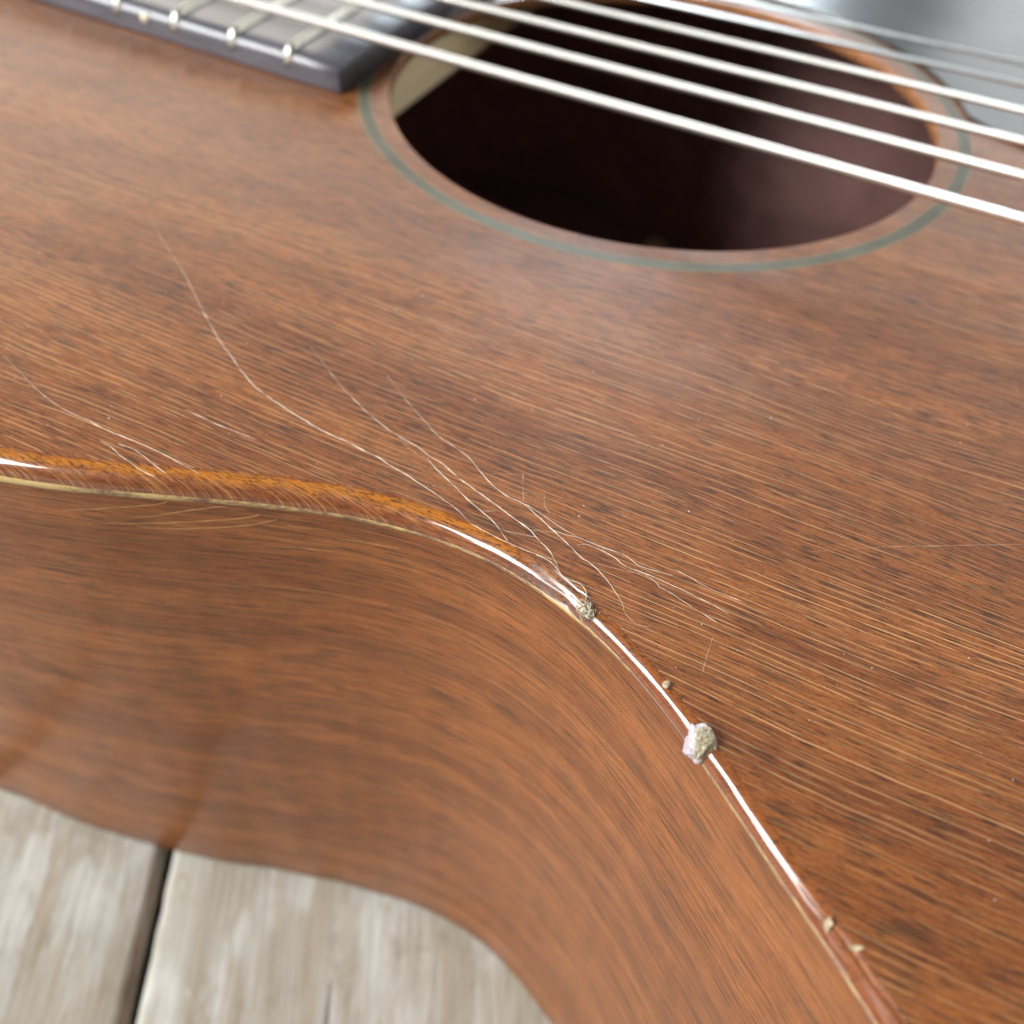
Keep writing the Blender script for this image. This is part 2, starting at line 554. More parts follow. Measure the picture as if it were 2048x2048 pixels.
def resample(pts, acc, n):
    out, j = [], 0
    for i in range(n + 1):
        s = acc[-1] * i / n
        while j < len(acc) - 2 and acc[j + 1] < s:
            j += 1
        t = (s - acc[j]) / (acc[j + 1] - acc[j])
        out.append(tuple(a + (b - a) * t for a, b in zip(pts[j], pts[j + 1])))
    return out


NH = 560
half = resample(half, acc, NH)
SLEN = acc[-1] / NH
outline = half + [(x, -y) for x, y in reversed(half)]     # closed, bass side first (runs +x at y<0)
NO = len(outline)


def normals(pl):
    out = []
    n = len(pl)
    for i in range(n):
        a, b = pl[i - 1], pl[(i + 1) % n]
        tx, ty = b[0] - a[0], b[1] - a[1]
        L = math.hypot(tx, ty) or 1
        out.append((ty / L, -tx / L))
    return out


nrm = normals(outline)
arc = [0.0]
for a, b in zip(outline, outline[1:]):
    arc.append(arc[-1] + math.dist(a, b))


FRT = [(10, 2.45), (30, 2.0), (44, 1.6)]
fr_at = lambda x: lerp_table(FRT, x)


def inset(d):
    if d is None:
        return [(x - n[0] * fr_at(x), y - n[1] * fr_at(x)) for (x, y), n in zip(outline, nrm)]
    return [(x - n[0] * d, y - n[1] * d) for (x, y), n in zip(outline, nrm)]


def edge_z(x, y):
    """height of the top surface at x,y"""
    d = 1e9
    for (px, pyy) in outline[:NO // 2]:
        q = (px - x) ** 2 + (pyy - y) ** 2
        if q < d:
            d = q
    d = math.sqrt(d)
    FR = fr_at(x)
    if d >= FR:
        return 0.0
    return -(FR - math.sqrt(max(0.0, FR * FR - (FR - d) ** 2)))


# soundboard: sheet with the round hole, plus the cut edge of the hole and an underside
RH, TT = 50.8, 2.6
inn = inset(None)


def hole_pt(p, r):
    L = math.hypot(*p)
    return (p[0] / L * r, p[1] / L * r)


rows = []
for j in range(9):
    t = (j / 8) ** 1.3
    rows.append([(hole_pt(p, RH)[0] * (1 - t) + p[0] * t, hole_pt(p, RH)[1] * (1 - t) + p[1] * t, 0.0) for p in inn])
v, f = loft(rows)
low = [[(a, b, -TT) for a, b, _ in r] for r in rows]
v2, f2 = loft(low)
off = len(v)
v += v2
f += [tuple(off + i for i in reversed(q)) for q in f2]
soundboard = build('soundboard', v, f, M['top'], guitar)
circ = [2 * math.pi * i / 160 for i in range(160)]
v, f = loft([[(RH * math.cos(a) * s, RH * math.sin(a) * s, z) for a in circ] for z, s in ((0.0, 1.004), (-0.25, 0.9995), (-0.5, 0.998), (-2.4, 0.998), (-TT, 1.003))])
build('hole_edge', v, [tuple(reversed(q)) for q in f], M['hole_edge'], soundboard, True)

# rosette: concentric inlaid lines
rose = empty('rosette')
rose.parent = guitar
for r0, r1, mt in ((54.0, 54.2, 'ring_pale'), (54.2, 54.95, 'ring_green'), (54.95, 55.3, 'ring_dark'), (55.3, 56.1, 'ring_green'), (56.1, 56.35, 'ring_pale')):
    v, f = loft([[(r * math.cos(a), r * math.sin(a), z) for a in circ] for r, z in ((r0, -0.2), (r0, 0.03), (r1, 0.03), (r1, -0.2))])
    build('inlay_ring', v, [tuple(reversed(q)) for q in f], M[mt], rose)

# rounded edge of the top: amber high on the curve, red-brown lower down
rows, uvr = [], []
NE = 12
for j in range(NE + 1):
    th = math.pi / 2 * j / NE
    row = []
    for i, ((x, y), n) in enumerate(zip(outline, nrm)):
        FR = fr_at(x)
        d = FR * (1 - math.sin(th))
        z = -FR * (1 - math.cos(th))
        w = 0.0
        if 0 < j < NE and i < NO // 2:
            s = arc[i]
            w = 0.05 * noise.noise(Vector((s * 0.16, j * 0.35, 1.0))) + 0.03 * noise.noise(Vector((s * 0.7, j * 0.5, 5.0)))
            k = math.exp(-((x - 33.5) / 4.0) ** 2)             # knocked spot
            w -= k * (0.25 + 0.45 * noise.noise(Vector((s * 0.9, j * 0.6, 9.0))))
            k2 = math.exp(-((x - 71.0) / 5.0) ** 2)
            w -= k2 * (0.2 + 0.4 * noise.noise(Vector((s * 0.6, j * 0.5, 19.0))))
        row.append((x - n[0] * (d - w * math.sin(th)), y - n[1] * (d - w * math.sin(th)), z + w * math.cos(th)))
        uvr.append((arc[i], j / NE))
    rows.append(row)
v, f = loft(rows)
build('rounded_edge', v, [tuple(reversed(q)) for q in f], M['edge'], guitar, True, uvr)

# bottom outline (the sides lean a little)
dyt = [(-92, 0.6), (-76, 1.3), (-66, 2.4), (-50, 2.1), (-35, 1.9), (-18, 1.5), (-7, 0.4), (5, -0.8), (19, -1.1), (39, -1.4), (46, -1.0), (75, -0.6), (120, 0.0)]


def bottom_pt(i):
    x, y = outline[i]
    sgn = -1 if i < NO // 2 else 1
    return (x, y - sgn * lerp_table(dyt, x) * 1.0, -(DEPTH0 + SLOPE * x))


# seam line between top and side
rows, uvr = [], []
for j, (o, z) in enumerate(((-0.05, -2.95), (0.045, -3.02), (0.055, -3.3), (0.045, -3.58), (-0.05, -3.66))):
    row = []
    for i, ((x, y), n) in enumerate(zip(outline, nrm)):
        wdt = lerp_table([(-40, 1.7), (-5, 1.25), (15, 0.8), (30, 0.9), (45, 0.7), (90, 0.7)], x)
        zz = -fr_at(x) + 0.05 + (z + 2.95) * wdt + 0.05 * noise.noise(Vector((arc[i] * 0.5, z, 3.0)))
        row.append((x + n[0] * o, y + n[1] * o, zz))
        uvr.append((arc[i], j / 4.0))
    rows.append(row)
v, f = loft(rows)
build('glue_seam', v, [tuple(reversed(q)) for q in f], M['seam'], guitar, True, uvr)

# sides: bent board, grain following the curve
rows, uvr = [], []
NS = 14
for j in range(NS + 1):
    t = j / NS
    row = []
    for i, (x, y) in enumerate(outline):
        b = bottom_pt(i)
        zt = -fr_at(x)
        row.append((x + (b[0] - x) * t, y + (b[1] - y) * t, zt + (b[2] + 1.2 - zt) * t))
        uvr.append((arc[i], t * 110.0))
    rows.append(row)
# rounded lower arris
row, row2 = [], []
for i in range(NO):
    b = bottom_pt(i)
    n = nrm[i]
    row.append((b[0] - n[0] * 0.35, b[1] - n[1] * 0.35, b[2] + 0.35))
    uvr.append((arc[i], 111.2))
for i in range(NO):
    b = bottom_pt(i)
    n = nrm[i]
    row2.append((b[0] - n[0] * 1.2, b[1] - n[1] * 1.2, b[2]))
    uvr.append((arc[i], 112.4))
rows += [row, row2]
v, f = loft(rows)
f = [tuple(reversed(q)) for q in f]
side = build('side', v, f, M['side'], guitar, True, uvr)
# lining inside
inn2 = inset(2.4)
rows = [[(x, y, -TT) for x, y in inn2], [(x, y, -(DEPTH0 + SLOPE * x) + 2.8) for x, y in inn2]]
v, f = loft(rows)
build('inner_side', v, f, M['inside'], guitar, True)
# back
top_r = [(x, y, -(DEPTH0 + SLOPE * x) + 2.8) for x, y in inn2]
bot_r = [(bottom_pt(i)[0] - nrm[i][0] * 1.3, bottom_pt(i)[1] - nrm[i][1] * 1.3, bottom_pt(i)[2] + 0.05) for i in range(NO)]
v = top_r + bot_r
f = []
hN = NO // 2
for i in range(hN - 1):
    f.append((i, i + 1, NO - 2 - i, NO - 1 - i))
    f.append((NO + NO - 1 - i, NO + NO - 2 - i, NO + i + 1, NO + i))
build('back', v, f, M['inside'], guitar)


def box(name, x0, x1, y0, y1, z0, z1, mat, parent, bevel=0.0):
    bm = bmesh.new()
    bmesh.ops.create_cube(bm, size=1.0)
    for q in bm.verts:
        q.co = Vector(((x0 + x1) / 2 + q.co.x * (x1 - x0), (y0 + y1) / 2 + q.co.y * (y1 - y0), (z0 + z1) / 2 + q.co.z * (z1 - z0))) * MM
    if bevel:
        bmesh.ops.bevel(bm, geom=bm.edges[:], offset=bevel * MM, segments=3, affect='EDGES', profile=0.5)
    me = bpy.data.meshes.new(name)
    bm.to_mesh(me)
    bm.free()
    me.materials.append(mat)
    ob = bpy.data.objects.new(name, me)
    COL.objects.link(ob)
    ob.parent = parent
    return ob


# spruce brace under the top, just behind the hole
box('brace', -59.0, -51.6, -112, 112, -13.2, -TT - 0.02, M['brace'], guitar, 1.0)
box('brace', 56.0, 63.0, -118, 118, -15, -TT - 0.02, M['brace'], guitar, 1.0)
box('back_brace', -30, -24, -108, 108, -108.3, -98, M['brace'], guitar, 1.0)
box('back_brace', 84, 92, -140, 140, -113, -103, M['brace'], guitar, 1.0)
box('neck_block', -128, -95, -38, 38, -100, -TT - 0.02, M['brace'], guitar, 1.0)

# pickguard on the treble side of the hole
pg = []
for k in range(15):
    a = math.radians(24 + (100 - 24) * k / 14)
    pg.append((57.4 * math.cos(a), 57.4 * math.sin(a)))
pg = [(64.0, 17.4), (58.5, 19.3)] + pg
pg += catmull([(-10, 57.4), (-6, 66), (14, 82), (45, 98), (80, 104), (108, 92), (122, 66), (117, 38), (100, 20), (82, 14), (64, 17.4)], 4.0)[1:-1]
nP = len(pg)
rows = [[(x, y, 0.01) for x, y in pg], [(x, y, 0.55) for x, y in pg]]
cx, cy = sum(p[0] for p in pg) / nP, sum(p[1] for p in pg) / nP
rows.append([(x + (cx - x) * 0.005, y + (cy - y) * 0.005, 0.75) for x, y in pg])
v, f = loft(rows)
f.append(tuple(2 * nP + i for i in range(nP)))
pgo = build('pickguard', v, f, M['pickguard'], guitar)

# ------------------------------------------------ fingerboard, neck, strings
SC = 639.0
X19 = -61.9
pos = lambda n: X19 - SC * (2 ** (-n / 12.0) - 2 ** (-19 / 12.0)) if n < 19 else X19 - SC * (2 ** (-n / 12.0) - 2 ** (-19 / 12.0))
NUT = X19 - SC * (1 - 2 ** (-19 / 12.0))
FBT = 5.2
hw = lambda x: 31.1 + 0.0148 * (x - X19)
XE = -50.9
rows = []
prof = [(1.0, 0.0), (1.0, 0.6), (1.0, FBT - 2.2), (0.997, FBT - 1.6), (0.985, FBT - 0.95), (0.965, FBT - 0.45), (0.935, FBT - 0.15), (0.90, FBT - 0.02), (0.6, FBT + 0.10), (0.0, FBT + 0.18)]
prof = [(-a, z) for a, z in prof] + [(a, z) for a, z in reversed(prof[:-1])]
for i in range(60):
    x = NUT + (XE - NUT) * i / 59
    rows.append([(x, hw(x) * a, z + 0.005) for a, z in prof])
rows.append([(XE + 0.35, hw(XE) * a * 0.995, max(0.005, z - 0.4)) for a, z in prof])
v, f = loft(rows, True, True)
fb = build('fingerboard', v, [tuple(reversed(q)) for q in f], M['rosewood'], guitar, True)
for n in range(1, 20):
    x = pos(n)
    h = hw(x)
    rows = []
    for y, dz, sc in ((-h - 0.06, -2.0, 0.55), (-h + 0.15, -1.2, 0.8), (-h + 0.75, -0.35, 1.0), (-h + 1.8, 0.0, 1.0), (-h * 0.5, 0.14, 1.0), (0, 0.2, 1.0),
                      (h * 0.5, 0.14, 1.0), (h - 1.8, 0.0, 1.0), (h - 0.75, -0.35, 1.0), (h - 0.15, -1.2, 0.8), (h + 0.06, -2.0, 0.55)):
        ring = []
        for a in (0, 30, 60, 90, 120, 150, 180):
            ring.append((x + 1.0 * sc * math.cos(math.radians(a)), y, FBT + dz + 1.05 * sc * math.sin(math.radians(a)) - 0.1))
        ring.append((x - 1.0 * sc, y, FBT + dz - 0.9))
        ring.append((x + 1.0 * sc, y, FBT + dz - 0.9))
        rows.append(ring)
    v, f = loft(rows, True, True)
    build('fret', v, [tuple(reversed(q)) for q in f], M['fret'], fb, True)
for n in (5, 7, 9, 12, 15, 17):
    xm = (pos(n) + pos(n - 1)) / 2
    v, f = tube([(xm, -hw(xm) - 0.12, FBT - 1.9), (xm, -hw(xm) + 0.6, FBT - 1.9)], 1.0, 14)
    build('side_dot', v, f, M['dot'], fb, True)
# neck
rows = []
for i in range(30):
    t = i / 29
    x = NUT + (-128 - NUT) * t
    w = hw(x) - 0.4
    dp = 14 + 7 * t + (max(0, t - 0.86) / 0.14) ** 2 * 55
    rows.append([(x, -w * math.cos(math.pi * k / 16), -dp * math.sin(math.pi * k / 16) ** 0.8) for k in range(17)])
v, f = loft(rows, True, True)
build('neck', v, f, M['side'], guitar, True, [(p[0] * 1.0, p[1]) for p in v])
box('nut', NUT - 5.0, NUT, -21.5, 21.5, -1.0, FBT + 1.5, M['bone'], guitar, 0.6)
# headstock
hs = [(NUT - 5, -21.5), (NUT - 5, 21.5), (NUT - 30, 29), (NUT - 170, 36), (NUT - 178, 0), (NUT - 170, -36), (NUT - 30, -29)]
tilt = lambda x: (x - NUT) * 0.24
v = [(x, y, tilt(x) + 3) for x, y in hs] + [(x, y, tilt(x) - 12) for x, y in hs]
f = [tuple(range(6, -1, -1)), tuple(range(7, 14))] + [(i, (i + 1) % 7, 7 + (i + 1) % 7, 7 + i) for i in range(7)]
build('headstock', v, f, M['side'], guitar, False, [(p[0], p[1]) for p in v])

# bridge and saddle
rows = []
for y, w, z in ((-76, 11, 1.5), (-70, 14, 4), (-45, 16, 6), (-36, 18, 8.2), (36, 18, 8.2), (45, 16, 6), (70, 14, 4), (76, 11, 1.5)):
    rows.append([(160 - w, y, 0.01), (160 - w + 0.8, y, z - 0.6), (160 - w + 2, y, z), (160 + w - 2, y, z), (160 + w - 0.8, y, z - 0.6), (160 + w, y, 0.01)])
v, f = loft(rows, True, True)
bridge = build('bridge', v, [tuple(reversed(q)) for q in f], M['rosewood'], guitar)
box('saddle', 152.5, 155.5, -36, 36, 7, 10.6, M['bone'], bridge, 0.5)

# strings: y = a + b x, height 9.8 over the hole
strings = [(-27.25, -0.0199, 0.86, 'wound'), (-14.9, -0.0068, 0.75, 'wound'), (-4.05, 0.0068, 0.67, 'wound'), (6.95, 0.0125, 0.59, 'wound'), (17.2, 0.0195, 0.52, 'steel'), (26.0, 0.0290, 0.46, 'steel')]
slabels = ['thickest pale wound string nearest the viewer', 'second pale wound string from the viewer', 'third pale wound string from the viewer', 'fourth pale wound string from the viewer',
           'thin plain string beyond the wound ones', 'thinnest plain string farthest from the viewer']
for (a, b, r, mt), lb in zip(strings, slabels):
    zf = lambda x: 9.8 + 0.0074 * x
    xs = [NUT - 4 + (154 - NUT + 4) * i / 160 for i in range(161)]
    path = [(x, a + b * x, zf(x)) for x in xs] + [(158, a + b * 158, 10.2), (164, a + b * 164, 7.8)]
    v, f = tube(path, r, 14)
    o = build('string', v, [tuple(reversed(q)) for q in f], M[mt], guitar, True)
    o['label'] = lb
    pin, pf = loft([[(166 + rr * math.cos(q), a + b * 166 + rr * math.sin(q), z) for q in [k * math.pi / 6 for k in range(12)]] for rr, z in ((2.0, 7), (2.4, 8.6), (3.0, 9.0), (3.0, 10.4), (2.0, 11.6), (0.3, 12))], True, True)
    build('bridge_pin', pin, pf, M['bone'], bridge, True)

# ----------------------------------------------- hairline cracks in the finish
CR = {
    'a': (0.16, [(-1.86, -94.14), (1.21, -96.08), (4.06, -97.75), (6.72, -99.18), (9.31, -100.57), (12.02, -101.32), (14.55, -102.13), (17.06, -103.63), (19.2, -104.8), (21.57, -105.55), (23.77, -105.68), (25.61, -106.45), (28.04, -107.51), (30.82, -108.75), (33.01, -109.84), (34.3, -110.1), (36.4, -111.13), (38.12, -112.36), (39.5, -113.53), (40.06, -114.37)]),
    'a2': (0.07, [(40.06, -114.37), (41.15, -115.08), (42.2, -115.3), (43.28, -115.02)]),
    'b': (0.11, [(22.31, -105.6), (23.77, -105.68), (25.69, -105.96), (28.29, -106.71), (29.7, -107.01), (31.13, -107.2)]),
    'b2': (0.13, [(28.04, -107.65), (30.06, -107.59), (31.62, -107.25), (33.82, -107.3), (37.12, -107.14), (38.87, -107.71), (40.48, -107.63), (42.88, -107.3)]),
    'b3': (0.13, [(31.82, -108.36), (33.08, -107.72), (35.92, -107.91), (37.71, -108.56), (40.07, -108.47), (42.16, -108.51), (45.13, -108.64), (48.12, -108.93), (50.23, -109.29)]),
    'b4': (0.09, [(42.92, -106.26), (44.34, -106.49), (47.43, -106.96), (50.86, -106.92)]),
    'b5': (0.10, [(40.14, -108.63), (41.43, -108.92), (42.24, -109.46), (43.15, -109.55), (46.33, -110.31), (49.37, -110.9)]),
    'b6': (0.07, [(34.33, -109.84), (37.99, -109.23), (40.14, -108.63)]),
    'c': (0.17, [(-14.43, -93.71), (-12.09, -95.09), (-9.1, -96.92), (-5.92, -98.81), (-3.6, -99.9), (-0.59, -101.26), (2.51, -102.4), (5.3, -103.13), (7.82, -103.48), (10.38, -104.27), (12.32, -104.63), (14.55, -105.54), (16.98, -106.29), (19.72, -107.06), (21.85, -107.68), (24.16, -108.39), (26.21, -108.98), (27.54, -109.75), (29.37, -110.63), (30.68, -111.76), (31.95, -112.99)]),
    'd': (0.14, [(10.16, -104.64), (11.86, -105.63), (13.72, -106.49), (15.68, -107.27), (16.74, -107.83), (18.58, -108.62), (21.01, -109.5), (22.73, -110.3), (23.74, -111.02), (24.75, -111.74)]),
    'd2': (0.06, [(5.9, -103.6), (7.63, -104.34), (9.34, -104.86), (10.16, -104.64)]),
    'e': (0.17, [(-52.21, -80.81), (-44.98, -85.49), (-38.94, -89.26), (-35.73, -91.58), (-32.11, -94.2), (-28.31, -96.86), (-24.81, -99.21), (-21.61, -100.99), (-18.35, -102.91), (-15.06, -104.43), (-12.16, -105.24), (-8.77, -106.0), (-4.93, -106.69), (-1.94, -107.05), (0.82, -107.12), (3.15, -107.41), (5.16, -107.51), (7.23, -108.03), (9.3, -108.3), (11.68, -108.85), (13.21, -109.15), (15.17, -109.65), (17.33, -110.24), (18.86, -110.94), (19.77, -111.42)]),
    'e2': (0.11, [(19.77, -111.42), (22.18, -111.69), (24.83, -111.91), (27.05, -111.93), (30.36, -111.74)]),
    'f': (0.15, [(-46.52, -115.62), (-43.02, -116.77), (-40.23, -117.7), (-38.09, -118.4), (-35.44, -119.04), (-32.15, -119.54), (-28.97, -119.54), (-25.82, -119.79), (-23.01, -119.69), (-20.24, -119.6), (-17.35, -119.67), (-14.38, -119.91), (-11.45, -120.15)]),
    'g': (0.12, [(-20.04, -112.26), (-17.73, -112.25), (-15.71, -112.4), (-13.85, -112.36), (-11.45, -112.27), (-9.25, -112.28)]),
    'h': (0.09, [(-25.11, -121.65), (-23.51, -121.73), (-21.49, -122.29), (-18.34, -122.9), (-15.67, -122.79)]),
    'i': (0.11, [(-23.04, -120.96), (-20.95, -120.75), (-18.97, -121.09), (-16.61, -121.67), (-14.94, -121.9)]),
    's': (0.075, [(55.21, -96.42), (58.92, -93.91), (63.68, -90.8), (69.05, -87.57), (77.24, -82.74)]),
    'v1': (0.06, [(21.42, -101.14), (22.51, -103.38), (23.77, -105.68)]),
    'v2': (0.06, [(25.17, -103.04), (26.1, -104.81), (27.12, -105.59)]),
    'v3': (0.05, [(49.62, -112.8), (49.89, -115.53), (50.21, -117.97)]),
    'h2': (0.05, [(17.68, -103.52), (19.76, -102.33), (21.54, -101.55)]),
    'h3': (0.05, [(22.83, -104.14), (25.28, -103.1)]),
    'x1': (0.08, [(23.65, -110.54), (25.35, -110.12), (27.45, -109.58)]),
    'x2': (0.07, [(26.21, -108.98), (28.86, -107.92)]),
    'x3': (0.07, [(20.15, -109.09), (21.36, -108.3), (21.85, -107.68)]),
}


def ribbon(name, pts2, width, mat, parent, lift=0.018, seed=0):
    path = catmull(pts2, 0.35)
    n = len(path)
    rows = [[], [], []]
    for i, (x, y) in enumerate(path):
        a, b = path[max(i - 1, 0)], path[min(i + 1, n - 1)]
        tx, ty = b[0] - a[0], b[1] - a[1]
        L = math.hypot(tx, ty) or 1
        nx, ny = -ty / L, tx / L
        t = i / (n - 1)
        w = width * 0.5 * min(1.0, 0.16 + 1.25 * t if n > 60 else 0.25 + 6 * t, 0.25 + 6 * (1 - t)) * (0.75 + 0.9 * noise.noise(Vector((i * 0.21, seed, 0))))
        j = 0.05 * noise.noise(Vector((i * 0.35, seed * 3.1, 2.0)))
        x += nx * j
        y += ny * j
        z = edge_z(x, y)
        rows[0].append((x + nx * w, y + ny * w, z - 0.004 if z == 0 else edge_z(x + nx * w, y + ny * w) + 0.004))
        rows[1].append((x, y, z + lift))
        rows[2].append((x - nx * w, y - ny * w, z - 0.004 if z == 0 else edge_z(x - nx * w, y - ny * w) + 0.004))
    v, f = loft(rows, False)
    return build(name, v, f, mat, parent, True)


for k, (key, (w, pts)) in enumerate(CR.items()):
    ribbon('lacquer_crack', pts, w * 0.88, M['crack'] if w > 0.075 else M['fine_crack'], soundboard, 0.02, k)


# the same checking runs a little way down the side
SIDE_CR = [(0.10, [(-27.29, -7.2), (-21.12, -5.6), (-16.71, -4.5), (-14.64, -3.7)]),
           (0.11, [(-20.07, -7.2), (-17.12, -6.6), (-13.4, -5.2), (-9.78, -4.0), (-8.03, -3.6)]),
           (0.11, [(-24.82, -9.1), (-18.83, -8.1), (-13.74, -7.2), (-10.16, -6.4), (-6.77, -5.5), (-4.57, -4.6)]),
           (0.12, [(-20.48, -9.1), (-13.28, -8.3), (-8.87, -7.4), (-5.98, -6.6), (-4.01, -5.7), (-2.65, -5.0)]),
           (0.06, [(-2.4, -5.2), (-1.2, -5.9), (0.96, -6.0), (2.75, -5.7)]),
           (0.06, [(-4.97, -10.2), (-0.58, -9.9), (3.96, -9.4)]),
           (0.07, [(4.15, -6.9), (8.69, -6.6), (11.78, -6.3)])]
M['side_crack'] = simple('amber_lacquer_crack', (0.58, 0.33, 0.12), 0.45, 0.2, 0.6)


def side_pt(x, z, lift):
    k = min(range(NO // 2), key=lambda i: abs(outline[i][0] - x) + (0 if outline[i][1] < -90 else 99))
    a, b = (k, k + 1) if outline[k][0] <= x else (k - 1, k)
    t = (x - outline[a][0]) / (outline[b][0] - outline[a][0])
    oy = outline[a][1] + (outline[b][1] - outline[a][1]) * t
    by = bottom_pt(a)[1] + (bottom_pt(b)[1] - bottom_pt(a)[1]) * t
    zt, zb = -fr_at(x), -(DEPTH0 + SLOPE * x) + 1.2
    tt = (z - zt) / (zb - zt)
    return (x + nrm[k][0] * lift, oy + (by - oy) * tt + nrm[k][1] * lift, z)


for k, (w, pts) in enumerate(SIDE_CR):
    path = catmull(pts, 0.4)
    rows = [[], [], []]
    for i, (x, z) in enumerate(path):
        t = i / (len(path) - 1)
        ww = w * 0.5 * min(1.0, 0.15 + 2 * t) * (0.8 + 0.7 * noise.noise(Vector((i * 0.2, k, 7.0))))
        z += 0.06 * noise.noise(Vector((i * 0.22, k * 2.0, 1.0)))
        rows[0].append(side_pt(x, z + ww, 0.002))
        rows[1].append(side_pt(x, z, 0.016))
        rows[2].append(side_pt(x, z - ww, 0.002))
    v, f = loft(rows, False)
    build('lacquer_crack', v, f, M['side_crack'], side, True)

# --------------------------------------------------------------- small debris
def crust_material():
    t = T('crusty_residue')
    x, y, z = t.obj_mm()
    a = t.noise(t.vec(x, y, z), 0.55, 4, 0.6)
    b = t.noise(t.vec(x, y, z), 2.6, 4, 0.7)
    c = t.noise(t.vec(x, y, z), 4.2, 2, 0.5)
    warm = t.sstep(t.add(x, t.mul(t.sub(a, 0.5), 1.6)), 0.1, 0.7)
    col = t.mix(warm, (0.55, 0.47, 0.51), (0.54, 0.46, 0.30))
    col = t.mix(t.mul(t.sstep(b, 0.48, 0.62), t.add(t.mul(warm, 0.75), 0.12)), col, (0.34, 0.20, 0.07))
    col = t.mix(t.mul(t.sstep(c, 0.60, 0.66), t.mul(warm, 0.8)), col, (0.06, 0.055, 0.045))
    col = t.mix(t.mul(t.sstep(b, 0.28, 0.40), 0.0), col, (0.7, 0.7, 0.62))
    return t.set(color=col, rough=0.30, sss=0.08, normal=t.bump(t.add(t.mul(b, t.add(t.mul(warm, 0.85), 0.15)), t.mul(c, 0.3)), 1.0, 0.5), coat=0.5, coat_rough=0.15)


M['crust'] = crust_material()
M['fibre'] = simple('dusty_fibre', (0.46, 0.40, 0.29), 0.75, 0.15, 2.0)
M['flake'] = simple('pale_wood_flake', (0.40, 0.31, 0.19), 0.65, 0.25, 2.0)
M['dust'] = simple('white_dust', (0.72, 0.72, 0.72), 0.6, 0.1, 1.0)


def gpos(x, y, z):
    return G @ Vector((x * MM, y * MM, z * MM))


def blob(name, rad, seed, mat, cuts=(), rough=0.18, sub=4, parent=None, loc=(0, 0, 0), freq=1.2):
    bm = bmesh.new()
    bmesh.ops.create_icosphere(bm, subdivisions=sub, radius=1.0)
    for q in bm.verts:
        d = q.co.copy()
        for nx, ny, nz, h in cuts:
            nn = Vector((nx, ny, nz)).normalized()
            e = q.co.dot(nn) - h
            if e > 0:
                q.co -= nn * e * 0.92
        q.co *= 1 + rough * noise.noise(d * freq + Vector((seed, 0, 0))) + rough * 0.35 * noise.noise(d * freq * 3.5 + Vector((seed, 4, 0)))
        q.co = Vector((q.co.x * rad[0] + loc[0], q.co.y * rad[1] + loc[1], q.co.z * rad[2] + loc[2])) * MM
    me = bpy.data.meshes.new(name)
    bm.to_mesh(me)
    bm.free()
    for p_ in me.polygons:
        p_.use_smooth = True
    me.materials.append(mat)
    o = bpy.data.objects.new(name, me)
    COL.objects.link(o)
    if parent is not None:
        o.parent = parent
    return o


def at_edge(x, th_deg, lift=0.0):
    """point and outward normal on the rounded edge (bass side) at a given x"""
    i = min(range(NO // 2), key=lambda k: abs(outline[k][0] - x) + (0 if outline[k][1] < -100 else 99))
    th = math.radians(th_deg)
    n = nrm[i]
    (ox, oy) = outline[i]
    FR = fr_at(ox)
    d = FR * (1 - math.sin(th))
    nv = Vector((n[0] * math.sin(th), n[1] * math.sin(th), math.cos(th)))
    p_ = Vector((ox - n[0] * d, oy - n[1] * d, -FR * (1 - math.cos(th)))) + nv * lift
    return p_, nv


def place(o, x, th, lift, spin=0.0):
    p_, nv = at_edge(x, th, lift)
    q = nv.to_track_quat('Z', 'Y').to_matrix().to_4x4()
    o.matrix_world = G @ Matrix.Translation(p_ * MM) @ q @ Matrix.Rotation(spin, 4, 'Z')


lump = blob('residue_lump', (1.85, 1.95, 1.3), 3.0, M['crust'], ((-0.8, 0.25, 0.6, 0.50), (0.55, -0.1, 0.8, 0.70), (0.1, 0.95, 0.3, 0.74), (0.8, -0.6, 0.15, 0.74), (-0.2, -0.9, 0.3, 0.80), (0, 0, -1, 0.35)), 0.26, 5, freq=1.7)
lump['label'] = 'pale crusty faceted lump of residue stuck on the guitar rim between the two bright streaks'
lump['category'] = 'residue'
place(lump, 52.3, 46, 0.30, 0.75)

bead = blob('residue_bead', (0.42, 0.42, 0.36), 9.0, M['flake'], (), 0.15, 3)
bead['label'] = 'tiny cream bead of residue beside the bright rim streak above the big lump'
bead['category'] = 'residue'
place(bead, 46.6, 14, 0.2)

# knot of fibres caught on a splinter, with one long hair
tuft = empty('fibre_tuft', 'small pale knot of fibres caught on the chipped rim at the waist', 'fibre')
place(tuft, 36.0, 40, 0.25)
tuft_core = blob('knot', (0.75, 0.5, 0.45), 5.0, M['fibre'], (), 0.7, 4, tuft, (0, 0, 0.05), 2.4)
rng = random.Random(4)
for k in range(26):
    c0 = Vector((rng.uniform(-.8, .8), rng.uniform(-.4, .4), rng.uniform(0, .25)))
    ax = Vector((rng.uniform(-1, 1), rng.uniform(-1, 1), rng.uniform(-.4, 1))).normalized()
    bx_ = ax.orthogonal().normalized()
    cx_ = ax.cross(bx_)
    rr = rng.uniform(0.3, 0.75)
    a0 = rng.uniform(0, 6.28)
    span = rng.uniform(2.0, 4.6)
    path = []
    for j in range(13):
        a = a0 + span * j / 12
        path.append(tuple(c0 + (bx_ * math.cos(a) + cx_ * math.sin(a)) * rr * (1 + 0.25 * j / 12)))
    v, f = tube(path, 0.045, 5)
    build('strand', v, f, M['fibre'], tuft, True)
inv = (G.inverted() @ tuft.matrix_world).inverted()
hair = []
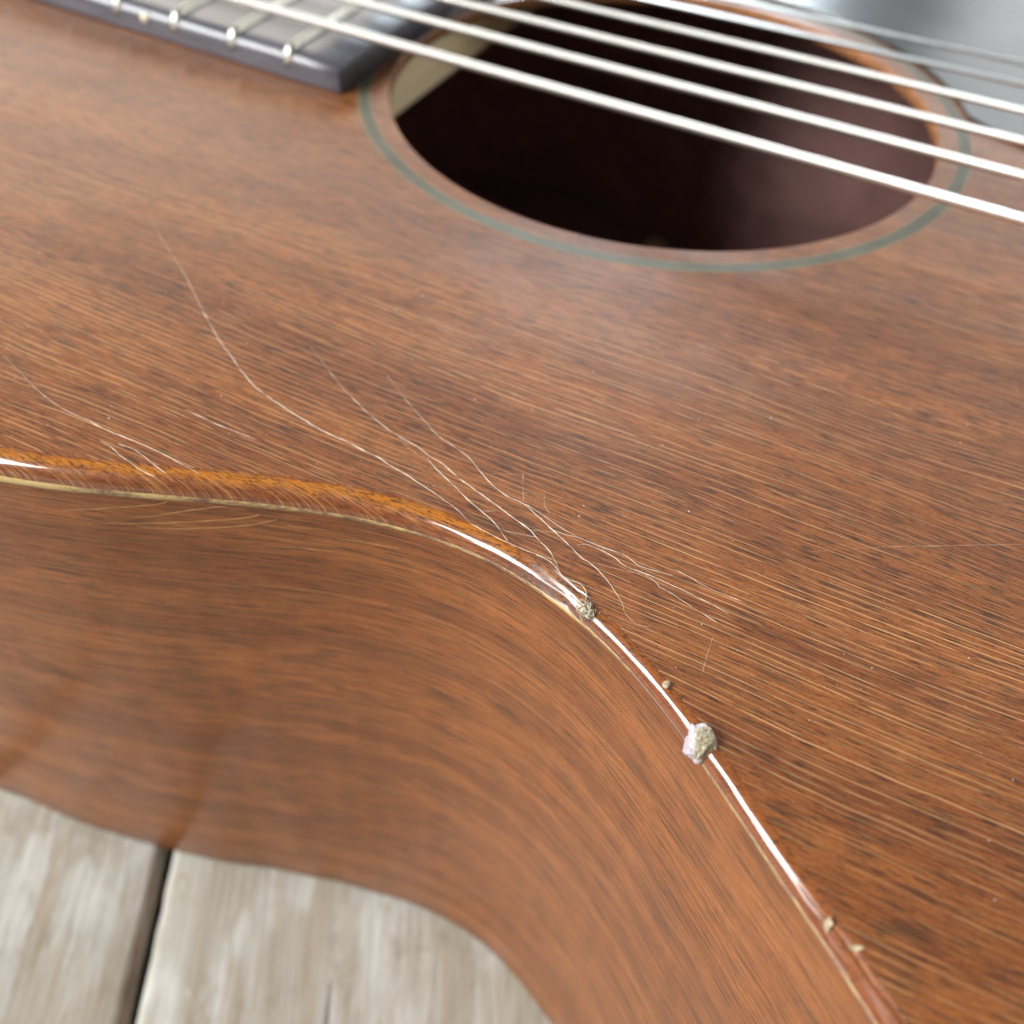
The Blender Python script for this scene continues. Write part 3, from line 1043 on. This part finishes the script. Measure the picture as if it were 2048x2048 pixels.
for (hx, hy, hz) in ((28.6, -112.2, 0.35), (30.6, -112.5, 0.45), (32.3, -113.4, 0.25), (33.4, -113.6, 0.3), (34.6, -113.6, 0.35), (35.5, -114.2, 0.3), (35.9, -115.0, 0.0)):
    q = inv @ (Vector((hx, hy, hz)) * MM)
    hair.append(tuple(q / MM))
v, f = tube(catmull(hair, 0.3), 0.05, 6)
build('hair', v, f, M['fibre'], tuft, True)


def flake(name, size, label, x, th, lift, spin, seed, curl=0.5):
    n = 8
    verts, faces = [], []
    for layer in (0, 1):
        for i in range(n + 1):
            t = i / n * 2 - 1
            wv = size[1] * (1 - abs(t) ** 2.2) * (0.8 + 0.5 * noise.noise(Vector((i * 0.6, seed, 0)))) + 0.03
            zc = curl * size[0] * 0.35 * (t + 0.4) ** 2
            for s in (-1, 1):
                verts.append((t * size[0], s * wv + 0.2 * noise.noise(Vector((i * 0.5, seed, s))), zc + layer * size[2]))
    m_ = 2 * (n + 1)
    for i in range(n):
        a = 2 * i
        faces.append((m_ + a, m_ + a + 1, m_ + a + 3, m_ + a + 2))
        faces.append((a + 2, a + 3, a + 1, a))
        faces.append((a, a + m_, a + m_ + 2, a + 2))
        faces.append((a + 1, a + 3, a + m_ + 3, a + m_ + 1))
    faces.append((0, 1, m_ + 1, m_))
    faces.append((2 * n, 2 * n + m_, 2 * n + 1 + m_, 2 * n + 1))
    o = build(name, verts, faces, M['flake'], None, False)
    o['label'] = label
    o['category'] = 'splinter'
    o['group'] = 'splinters lifting off the worn rim'
    place(o, x, th, lift, spin)
    return o


flake('wood_flake', (0.62, 0.24, 0.10), 'upright pale splinter on the worn rim, the one farther from the seam', 70.6, 10, 0.15, 0.9, 2.0, 1.2)
flake('wood_flake', (0.7, 0.30, 0.10), 'flat pale splinter on the worn rim, the one nearer the seam', 68.6, 34, 0.1, 2.2, 6.0, 0.4)

# dust: far too fine to count
dv, df = [], []
rng = random.Random(11)
n_d = 0
while n_d < 260:
    x, y = rng.uniform(-60, 95), rng.uniform(-140, -55)
    if y < py(max(-40, min(80, x))) + 3.4 or math.hypot(x, y) < 58:
        continue
    r = rng.choice((0.03, 0.04, 0.04, 0.05, 0.05, 0.07, 0.10)) * rng.uniform(0.7, 1.2)
    o = len(dv)
    sx, sy = rng.uniform(0.7, 1.7), rng.uniform(0.6, 1.2)
    dv += [(x + r * sx, y, r * .5), (x, y + r * sy, r * .4), (x - r * sx, y, r * .5), (x, y - r * sy, r * .6), (x, y, r * 1.1), (x, y, 0.0)]
    df += [(o + a, o + b, o + c) for a, b, c in ((0, 1, 4), (1, 2, 4), (2, 3, 4), (3, 0, 4), (1, 0, 5), (2, 1, 5), (3, 2, 5), (0, 3, 5))]
    n_d += 1
dust = build('dust', dv, df, M['dust'])
dust.matrix_world = G
dust['kind'] = 'stuff'
dust['label'] = 'fine white dust specks scattered over the soundboard'
dust['category'] = 'dust'
